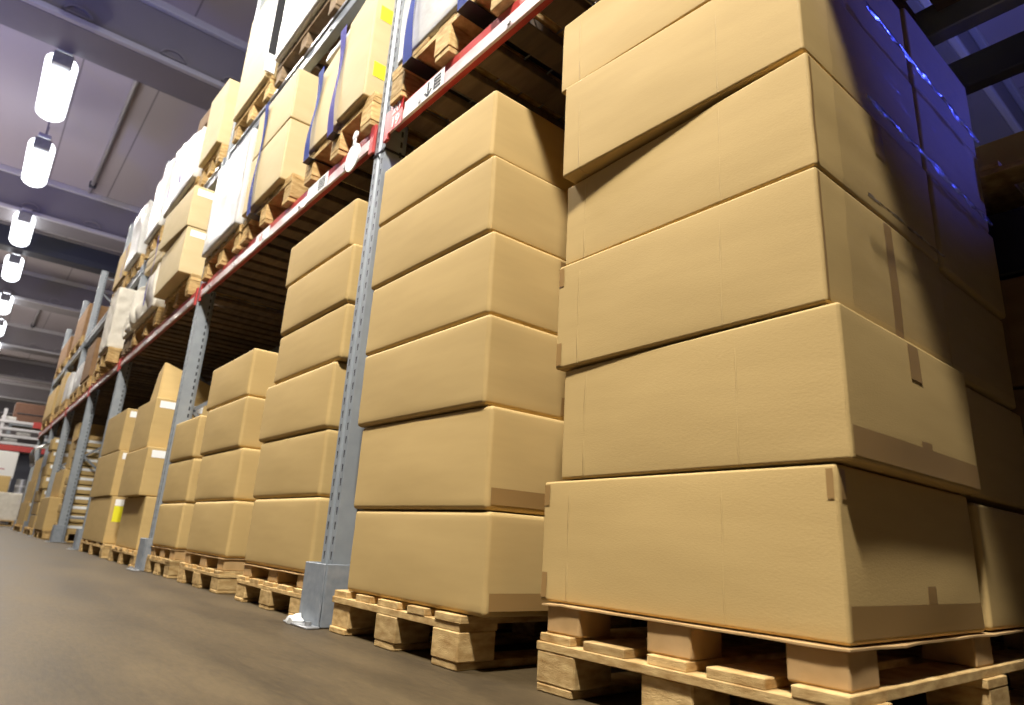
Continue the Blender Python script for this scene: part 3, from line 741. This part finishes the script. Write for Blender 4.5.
wrapped('small crumpled bundle of sacking beside the third post', 7.44, 7.86, ZL, 2.42, 0.97, 0.8, 'cream', 0.05, 7, cat='bundle', name='wrapped_bundle')
# fourth bay
upallet('wooden pallet under the tall white bale in the fourth bay', 8.3, 9.1, xf=0.92)
wrapped('tall white cloth bale with a ragged edge in the fourth bay', 8.35, 8.95, ZL, 2.88, 0.90, 0.95, 'cream', 0.014, 16, nu=26, cat='bale', name='cloth_bale')
upallet('wooden pallet with dark goods beyond the white bale', 9.2, 9.95, simple=True)
wrapped('dark film-wrapped load beyond the white bale', 9.25, 9.9, ZL, 2.7, 1.02, 0.85, 'black', 0.02, 6)
# farther bays of the lower level
for (yr, yl, zt, m_, lab) in ((10.3, 11.2, 2.7, 'card_dark', 'brown carton load on the rack beyond the fourth upright'), (11.35, 12.3, 2.55, 'white', 'white wrapped load on the rack beyond the fourth upright'),
                              (12.75, 13.5, 2.62, 'white', 'white wrapped load on the rack beyond the fifth upright'), (13.6, 14.4, 2.75, 'card', 'cardboard load on the rack beyond the fifth upright'),
                              (14.9, 16.6, 2.7, 'card', 'cardboard load on the rack beyond the sixth upright')):
    upallet('pallet under the ' + lab, yr, yl, simple=True)
    if m_ == 'white': wrapped(lab, yr + .03, yl - .03, ZL, zt, 1.0, 0.85)
    else: carton(lab, yr + .03, yl - .03, ZL, zt, 0.99, 0.85, None, m_, nu=4)

# ------------------------------------------------------------------ goods on the upper rack level
ZB = Z2T + 0.002; ZM = ZB + 0.170
upallet('dark weathered pallet on the grey upper beam of the second bay', 2.98, 3.90, z=ZB, mat='wood_dark')
wrapped('tall white load on the upper beam of the second bay', 3.0, 3.88, ZM, 4.6, 0.965, 0.95, rough=0.006)
upallet('wooden pallet under the tall ribbed carton on the upper level', 4.02, 4.78, z=ZB)
carton('tall pale carton with a dark corner post on the upper level of the second bay', 4.06, 4.76, ZM, 4.18, 0.97, 0.9, None, 'card_pale')
t = thing('corner_post', 'dark corner post strip on the edge of the tall upper carton', 'corner post', (0.955, 4.03, 3.42))
bm = bmesh.new(); bxm(bm, 0, .06, 0, .02, 0, .78); obj('strip', bm, 'black', t); bm = bmesh.new(); bxm(bm, -.002, .062, -.002, .018, -.14, 0.0); obj('foot_wrap', bm, 'label', t)
upallet('wooden pallet under the single carton above the second post', 5.10, 5.68, z=ZB)
carton('pale carton alone on its pallet at the upper level beyond the second post', 5.12, 5.66, ZM, 3.86, 0.96, 0.85, None, 'card_pale', ztl=3.92)
upallet('wooden pallet under the blue-strapped white load on the upper level', 5.80, 7.0, z=ZB)
wrapped('white film-wrapped load with two blue straps on the upper level', 5.84, 6.96, ZM, 3.78, 0.96, 0.95, ztl=4.02, rough=0.02)
for y_, w_ in ((6.15, 'right'), (6.6, 'left')): strap(f'violet-blue strap, {w_} of the two on the upper white load', y_, 0.928, ZM + .05, 3.75, 'violet', under=False, w=0.03)
carton('grey-brown box on top of the upper white load', 5.9, 6.3, 3.86, 4.02, 1.0, 0.5, None, 'card_dark', zbl=3.92, ztl=4.08)
t = thing('dark_tube', 'dark blue tube standing on the upper white load', 'tube', (1.2, 6.75, 4.03)); bm = bmesh.new(); cyl(bm, (0, 0, .14), .06, .28); obj('tube_body', bm, 'duct', t, smooth=.6); bm = bmesh.new(); cyl(bm, (0, 0, .285), .062, .02); obj('end_cap', bm, 'black', t, smooth=.6)
upallet('wooden pallet under the grey-white load before the third post', 7.12, 7.85, z=ZB)
wrapped('greyish white wrapped load before the third post on the upper level', 7.15, 7.82, ZM, 4.05, 0.96, 0.9, ztl=3.98, rough=0.015)
upallet('wooden pallet under the white load just beyond the third post on the upper level', 8.12, 8.95, z=ZB)
wrapped('white wrapped load just beyond the third post on the upper level', 8.15, 8.92, ZM, 3.95, 0.95, 0.9, rough=0.03)
upallet('wooden pallet under the brown upper carton with violet strap', 9.05, 9.95, z=ZB)
carton('brown carton with violet strap before the fourth post on the upper level', 9.1, 9.9, ZM, 3.75, 0.98, 0.85, None, 'card')
strap('violet strap on the brown upper carton before the fourth post', 9.2, 0.97, ZM, 3.7, 'violet', under=False)
for (yr, yl, zt, lab) in ((12.8, 14.3, 3.85, 'dark brown carton load high on the rack beyond the fifth upright'), (14.9, 16.6, 3.7, 'dark brown carton load high on the rack beyond the sixth upright')):
    upallet('pallet under the ' + lab, yr, yl, z=ZB, simple=True)
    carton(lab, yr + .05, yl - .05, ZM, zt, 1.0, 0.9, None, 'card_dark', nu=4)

# ------------------------------------------------------------------ labels on the beams
def plate(lab, y, z, wy, hz, mat, x=PX - 0.0135):
    t = thing('beam_label', lab, 'label', (x, y, z), 'labels on the rack beams')
    bm = bmesh.new(); bxm(bm, 0, 0.0012, -wy / 2, wy / 2, -hz / 2, hz / 2); obj('plate', bm, mat, t)
    return t
t = plate('red location plate with the numbers 20 and 19 beside the near post', 2.095, 1.931, 0.105, 0.125, 'redplate', PX - 0.0165)
text_mesh('number', '19', 0.066, 'whiteink', t, (-0.0008, 0, -0.030), 0.0012); text_mesh('number', '20', 0.062, 'whiteink', t, (-0.0008, 0, 0.030), 0.0006)
t = plate('white location label with a down arrow and a dark block on the red beam', 1.89, 1.915, 0.28, 0.075, 'label', PX - 0.0145)
bm = bmesh.new()
bxm(bm, -0.001, 0, -0.006, 0.006, -0.028, 0.03); bar(bm, (-.0005, 0, -.03), (-.0005, .024, -.008), 0.009, 0.001, up=(1, 0, 0)); bar(bm, (-.0005, 0, -.03), (-.0005, -.024, -.008), 0.009, 0.001, up=(1, 0, 0))
obj('arrow', bm, 'ink', t, (-0.0002, -0.035, 0))
bm = bmesh.new(); bxm(bm, -.001, 0, -.002, .007, -.026, .026)
for k in range(4): bxm(bm, -.001, 0, -.040, -.002, -.026 + .0145 * k, -.026 + .0145 * k + .0085)
obj('block_mark', bm, 'ink', t, (-0.0002, -0.080, 0))
t = plate('white location label with red characters on the beam of the second bay', 3.62, 1.915, 0.22, 0.075, 'label', PX - 0.0145)
text_mesh('number', '18', 0.06, 'redplate', t, (-0.0008, 0.03, 0), 0.0008)
t = plate('white label with dark print on the beam below the strapped cartons', 2.86, 1.92, 0.24, 0.08, 'label', PX - 0.0145)
bm = bmesh.new()
for k in range(5): bxm(bm, -.001, 0, -.09 + .016 * k, -.082 + .016 * k, -.03, .03)
obj('bar_mark', bm, 'ink', t, (-0.0002, 0, 0))
t = thing('round_tag', 'white round plastic tag hanging from the beam left of the near post', 'tag', (0.985, 2.40, 1.86))
bm = bmesh.new(); cyl(bm, (0, 0, 0), 0.065, 0.006, 'X', 28); obj('disc', bm, 'label', t, smooth=.6)
bm = bmesh.new(); bxm(bm, -0.003, 0.003, -0.012, 0.012, 0.055, 0.10, 0.002); cyl(bm, (0, 0, .11), 0.022, 0.006, 'X', 16); obj('hanging_loop', bm, 'label', t)
t = thing('cable_tie', 'black cable tie looped round the near post below the red plate', 'cable tie', (PX, 2.235, 1.82))
bm = bmesh.new(); bxm(bm, -0.004, -0.001, -.05, .05, 0, .009); bxm(bm, -0.004, PD + .004, -.051, -.047, 0, .009); bxm(bm, -0.004, PD + .004, .047, .051, 0, .009); bxm(bm, PD + .001, PD + .004, -.05, .05, 0, .009); obj('tie_band', bm, 'black', t)

bm = bmesh.new()
bmesh.ops.create_icosphere(bm, subdivisions=2, radius=0.028)
for v in bm.verts: v.co = v.co * (1 + 0.5 * noise.noise(v.co * 60)); v.co.z = max(v.co.z * .7, -0.012)
tag(obj('paper_scrap', bm, 'label', None, (0.965, 2.285, 0.0125), smooth=.3), 'crumpled white paper scrap at the foot of the nearest post guard', 'scrap')
# ------------------------------------------------------------------ rear row behind the first rack
RX = 2.40
for i, (fy, w_) in enumerate(((-0.9, 'nearest'), (2.235, 'second'), (4.96, 'third'), (7.98, 'fourth'))):
    t = thing('rack_upright', f'dark steel upright frame of the rear rack row, {w_} one', 'rack upright', (RX, fy, 0), 'rear row uprights')
    obj('front_post', post_bm(5.0, 0), 'brace', t); obj('rear_post', post_bm(5.0, 0), 'brace', t, (1.0, 0, 0))
    bm = bmesh.new()
    for k in range(6): bar(bm, ((PD, 1.0)[k % 2], 0, .3 + .72 * k), ((1.0, PD)[k % 2], 0, 1.02 + .72 * k), .025, .035, up=(0, 1, 0))
    obj('diagonal_brace', bm, 'brace', t)
for i, (y0, y1, w_) in enumerate(((-0.84, 2.18, 'beside the nearest stack'), (2.29, 4.9, 'behind the six-box stack'), (5.02, 7.92, 'behind the labelled boxes'))):
    t = thing('load_beam', f'dark rear row rack beam {w_}', 'rack beam', (RX, y0, 1.93), 'rear row beams')
    bm = bmesh.new(); bxm(bm, 0, .06, 0, y1 - y0, 0, .12, .004); obj('beam_web', bm, 'duct', t)
    bm = bmesh.new(); bxm(bm, 1.02, 1.08, 0, y1 - y0, 0, .12, .004); obj('rear_beam', bm, 'duct', t)
    if i > 0: mesh_deck(y0 + .0, y1, 2.05, 'lower', f'rear row {w_}', False).location = (RX, y0, 2.10)
for (yr, yl, w_, n) in ((2.6, 3.7, 'behind the six-box stack', 4), (3.85, 4.8, 'behind the four-box stack', 4), (5.2, 6.4, 'behind the labelled boxes', 4), (6.5, 7.8, 'behind the yellow-label stack', 4)):
    pallet(f'dark pallet of the rear row {w_}', yr, yl, RX + .02, 1.0, 0, .13, mat='wood_dark', simple=True, group='rear row pallets')
    for k in range(n):
        z0 = .132 + .41 * k
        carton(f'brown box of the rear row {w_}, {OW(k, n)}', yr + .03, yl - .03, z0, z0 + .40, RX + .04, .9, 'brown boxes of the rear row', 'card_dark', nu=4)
# rear row bay seen past the nearest stack
pallet('dark pallet at the foot of the rear row beside the nearest stack', 0.1, 1.3, RX + .02, 1.0, 0, .13, mat='wood_dark', simple=True, group='rear row pallets')
for k in range(3):
    z0 = .132 + .36 * k
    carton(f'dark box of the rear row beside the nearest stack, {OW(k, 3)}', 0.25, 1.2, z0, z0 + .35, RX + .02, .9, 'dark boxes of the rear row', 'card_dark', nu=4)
t = thing('crate', 'dark crate with slatted end standing on the rear row boxes', 'crate', (RX + .02 + .45, .72, 1.214))
bm = bmesh.new(); bxm(bm, -.45, .45, -.45, .45, 0, .22, .006); obj('crate_body', bm, 'black', t)
for k in range(4):
    bm = bmesh.new(); bxm(bm, -.40 + .2 * k, -.385 + .2 * k, -.458, -.45, .02, .2); obj('slat', bm, 'pipe', t)
pallet('weathered pallet resting on the dark crate of the rear row', .26, 1.2, RX - .06, 1.05, 1.436, .14, mat='wood', group='rear row pallets')
carton('brown carton with a blue strap on the rear row pallet', .34, 1.0, 1.578, 1.86, RX + .30, .6, None, 'card')
t = thing('strap_band', 'blue strap round the brown carton of the rear row', 'strap', (RX + .42, .328, 1.578)); bm = bmesh.new(); bxm(bm, -.03, .03, -.002, 0, 0, .28); obj('front_run', bm, 'strap', t)
bm = bmesh.new(); bxm(bm, -.03, .03, 0, .6, .2835, .2855); obj('top_run', bm, 'strap', t)

# film on the end of the nearest stack, with gathered wrinkles at the seams
bm = bmesh.new()
nx, nz = 60, 60
x0, x1, z0, z1 = 1.15, 2.14, 0.74, 1.80
vv = {}
seams = (1.008, 1.264, 1.540)
for a in range(nx + 1):
    for b in range(nz + 1):
        x = x0 + (x1 - x0) * a / nx; z = z0 + (z1 - z0) * b / nz
        y = 0.470 + 0.003 * noise.noise(Vector((x * 5, z * 16 + x * 4, 3)))
        for s in seams:
            y -= 0.006 * math.exp(-((z - s) / 0.014) ** 2) * (0.6 + 0.6 * noise.noise(Vector((x * 14, s * 5, 0))))
        vv[a, b] = bm.verts.new((x - 1.7, y - 0.47, z - 0.74))
for a in range(nx):
    for b in range(nz): bm.faces.new([vv[a, b], vv[a + 1, b], vv[a + 1, b + 1], vv[a, b + 1]])
_film = tag(obj('stretch_film', bm, 'film', None, (1.7, 0.466, 0.74), smooth=1.5), 'clear glossy stretch film on the shaded end of the nearest stack', 'film')

for (s_, xa, xb, w_) in ((1.004, 1.25, 1.66, .004), (1.262, 1.30, 2.12, .015), (1.540, 1.36, 2.12, .015)):
    bm = bmesh.new(); n = 70; rows = []
    for a in range(n + 1):
        x = xa + (xb - xa) * a / n; row = []
        wob = 0.006 * noise.noise(Vector((x * 9, s_ * 3, 2))); ww = w_ * (0.25 + 1.5 * abs(noise.noise(Vector((x * 9, s_, 5)))))
        for b in range(5):
            th = PI * b / 4
            row.append(bm.verts.new((x - 1.7, 0.4635 - 0.0035 * math.sin(th) * (1 + noise.noise(Vector((x * 40, b * 2, s_)))) - 0.466, s_ + wob + ww * math.cos(th) - 0.74)))
        rows.append(row)
    for a in range(n):
        for b in range(4): bm.faces.new([rows[a][b], rows[a + 1][b], rows[a + 1][b + 1], rows[a][b + 1]])
    tag(obj('film_fold', bm, 'film_fold', _film, (0, 0, 0), smooth=1.0), 'gathered shiny film fold', None)

# ------------------------------------------------------------------ far end of the aisle
t = thing('cross_rack', 'cream and red storage rack across the far end of the aisle', 'rack', (0, 30, 0))
for x in (-1.4, 0.6, 2.6):
    bm = bmesh.new(); bxm(bm, x, x + .1, 0, .1, 0, 4.0); obj('post', bm, 'girder_lip', t)
for k, z in enumerate((2.72, 2.98, 3.24, 3.5)):
    bm = bmesh.new(); bxm(bm, -1.4, 2.7, -.05, 0, z, z + .09, .01); obj('beam', bm, 'girder_lip', t)
    bm = bmesh.new(); bxm(bm, -1.4, 2.7, 0.1, .7, z + .06, z + .09); obj('shelf', bm, 'girder_lip', t)
bm = bmesh.new(); bxm(bm, -1.4, 2.7, -.06, -.01, 2.5, 2.7, .01); tag(obj('red_rail', bm, 'red', t), 'red rail', None)
bm = bmesh.new(); bxm(bm, 1.55, 1.95, -.09, -.06, 3.4, 3.62, .01); tag(obj('sign', bm, 'red', t), 'small red sign', None)
bm = bmesh.new(); bxm(bm, -1.4, 2.7, .75, .8, 0, 2.5); tag(obj('back_panel', bm, 'duct', t), 'dark back panel', None)
for k, (x, z, w_) in enumerate(((1.0, 2.812, 'lower shelf'), (1.35, 3.072, 'middle shelf'), (0.8, 3.592, 'top shelf'))):
    bm = bmesh.new(); bxm(bm, -.22, .22, -.2, .2, 0, .15, .03, 2); bxm(bm, -.1, .1, -.205, -.2, .04, .11)
    tag(obj('parcel', bm, 'white', None, (x, 30.35, z), smooth=.8), f'small white parcel on the {w_} of the far cross rack', 'parcel', 'parcels on the far rack')
t = thing('notice_board', 'white notice board standing at the far end of the aisle', 'board', (0.6, 25.5, 0))
bm = bmesh.new(); bxm(bm, 0, 0.56, -.02, .02, 1.35, 2.15, .01); obj('panel', bm, 'label', t)
for x in (.02, .50):
    bm = bmesh.new(); bxm(bm, x, x + .04, .02, .06, 0, 2.15); obj('leg', bm, 'grey', t)
bm = bmesh.new(); bxm(bm, .1, .3, -.022, -.02, 1.6, 1.63); obj('print_line', bm, 'red', t)
pallet('pallet under the far white load at the end of the aisle', 22.0, 23.4, -.4, 1.75, 0, .14, simple=True)
wrapped('low white wrapped load on a pallet at the far end of the aisle', 22.03, 23.37, .142, 0.84, -.38, 1.7, 'cream', .01)
carton('brown cardboard box behind the far white load', 24.0, 24.8, 0.0, 1.35, 0.3, 0.75, None, 'card', nu=4)
t = thing('steel_drum', 'ribbed silver drum at the far end of the aisle', 'drum', (1.35, 24.3, 0.0))
bm = bmesh.new(); cyl(bm, (0, 0, .65), .14, 1.3, n=24)
obj('drum_body', bm, 'grey', t, smooth=.6)
for z in (.3, .5, .7, .9, 1.1):
    bm = bmesh.new(); cyl(bm, (0, 0, z), .15, .05, n=24); obj('rib', bm, 'girder_lip', t, smooth=.6)
t = thing('panel_stack', 'large dark brown panel stack high above the far cross rack', 'panels', (0.95, 32, 3.70)); bm = bmesh.new(); bxm(bm, 0, 1.2, 0, 1.0, 0, .85, .03); obj('panel_block', bm, 'brick', t); bm = bmesh.new(); bxm(bm, .1, 1.1, -.02, 0, .4, .44); obj('band', bm, 'black', t)
t = thing('shelf_frame', 'tall dark shelf frame carrying the brown panels at the far end', 'shelf', (0.9, 32, 0))
bm = bmesh.new(); bxm(bm, 0, 1.3, -.05, 1.05, 3.64, 3.695); obj('shelf', bm, 'brace', t)
for x in (0, 1.2):
    for y in (0, .9):
        bm = bmesh.new(); bxm(bm, x, x + .1, y, y + .1, 0, 3.64); obj('leg', bm, 'brace', t)

# ------------------------------------------------------------------ light
def area(name, loc, target, size, power, col, spread=180, sy=None):
    l = bpy.data.lights.new(name, 'AREA'); l.energy = power; l.color = col; l.size = size; l.spread = math.radians(spread)
    if sy: l.shape = 'RECTANGLE'; l.size_y = sy
    o = bpy.data.objects.new(name, l); C.objects.link(o); o.location = loc
    o.rotation_euler = (Vector(target) - Vector(loc)).to_track_quat('-Z', 'Y').to_euler(); return o
area('key_lamp', (-0.68, -0.38, 5.3), (1.0, 1.5, 0.9), 0.4, 620, (1.0, 0.955, 0.89))
area('added_front_fill', (-0.7, 3.3, 5.5), (1.0, 4.0, 0.9), 0.4, 170, (1.0, 0.955, 0.89))  # fill added to brighten the stacks farther along, no fixture there
area('added_side_fill', (-3.4, 3.2, 2.6), (1.0, 3.2, 1.0), 1.5, 10, (1.0, 0.95, 0.86), sy=3.0)  # weak soft fill added from across the aisle, not a fixture
def spot(name, loc, target, deg, power, col, blend=1.0, radius=0.1):
    l = bpy.data.lights.new(name, 'SPOT'); l.energy = power; l.color = col; l.spot_size = math.radians(deg); l.spot_blend = blend; l.shadow_soft_size = radius
    o = bpy.data.objects.new(name, l); C.objects.link(o); o.location = loc
    o.rotation_euler = (Vector(target) - Vector(loc)).to_track_quat('-Z', 'Y').to_euler(); return o
spot('added_blue_spot', (4.2, -2.4, 2.12), (1.90, 0.49, 1.72), 18, 700, (0.05, 0.075, 1.0))  # added blue light tinting the upper end of the nearest stack
area('added_blue_ceiling_fill', (5.5, -1.0, 3.5), (8.0, 2.5, 8.0), 1.0, 160, (0.10, 0.14, 1.0))  # added blue light, unseen, tinting the ceiling at upper right
area('added_blue_corner_fill', (-6.0, 7.0, 3.0), (-4.0, 11.5, 8.0), 1.0, 130, (0.12, 0.16, 1.0), 90)  # added blue light, unseen, tinting the ceiling at upper left

for y_, e_, c_ in ((8.0, 8, (0.62, 0.62, 1.0)), (16.5, 270, (1.0, 0.92, 0.92)), (28.0, 330, (1.0, 0.90, 0.80)), (44.0, 420, (1.0, 0.90, 0.80)), (66.0, 600, (1.0, 0.90, 0.80))):
    area('added_ceiling_fill', (-4.6, y_, 4.2), (-3.0, y_, 8.0), 3.0, e_, c_, sy=8.0)  # broad unseen fills facing up, added to brighten the ceiling
w = bpy.data.worlds.new('hall_air'); bpy.context.scene.world = w; w.use_nodes = True
w.node_tree.nodes['Background'].inputs[0].default_value = (0.32, 0.30, 0.30, 1); w.node_tree.nodes['Background'].inputs[1].default_value = 0.05

# ------------------------------------------------------------------ camera
sc = bpy.context.scene
cam = bpy.data.cameras.new('camera'); co = bpy.data.objects.new('camera', cam); C.objects.link(co); sc.camera = co
f_ = 653.8985; cam.sensor_width = 36; cam.sensor_fit = 'HORIZONTAL'; cam.lens = f_ / 1024 * 36; cam.clip_start = 0.01
R = Matrix(((0.76768603, 0.22084997, 0.6015675), (-0.63836309, 0.18132715, 0.74807288), (0.05613135, -0.95830358, 0.28018479)))
mw = Matrix.Identity(4)
for i in range(3):
    mw[i][0] = R[i][0]; mw[i][1] = -R[i][1]; mw[i][2] = -R[i][2]
mw[0][3], mw[1][3], mw[2][3] = 0, 0, 0.3
co.matrix_world = mw
cam.dof.use_dof = True; cam.dof.focus_distance = 1.75; cam.dof.aperture_fstop = 4.0
sc.view_settings.view_transform = 'Standard'; sc.view_settings.look = 'None'; sc.view_settings.gamma = 1; sc.view_settings.use_curve_mapping = False
sc.view_settings.exposure = 0.0
sc.cycles.use_denoising = True
sc.cycles.max_bounces = 6; sc.cycles.transparent_max_bounces = 8; sc.cycles.sample_clamp_indirect = 4

_seen = {}
for o in bpy.data.objects:
    l = o.get('label')
    if l and not o.parent:
        if len(l.split()) > 16: print('LONG', len(l.split()), l)
        _seen.setdefault(l, []).append(o.name)
for l, n in _seen.items():
    if len(n) > 1: print('DUP', l, n)
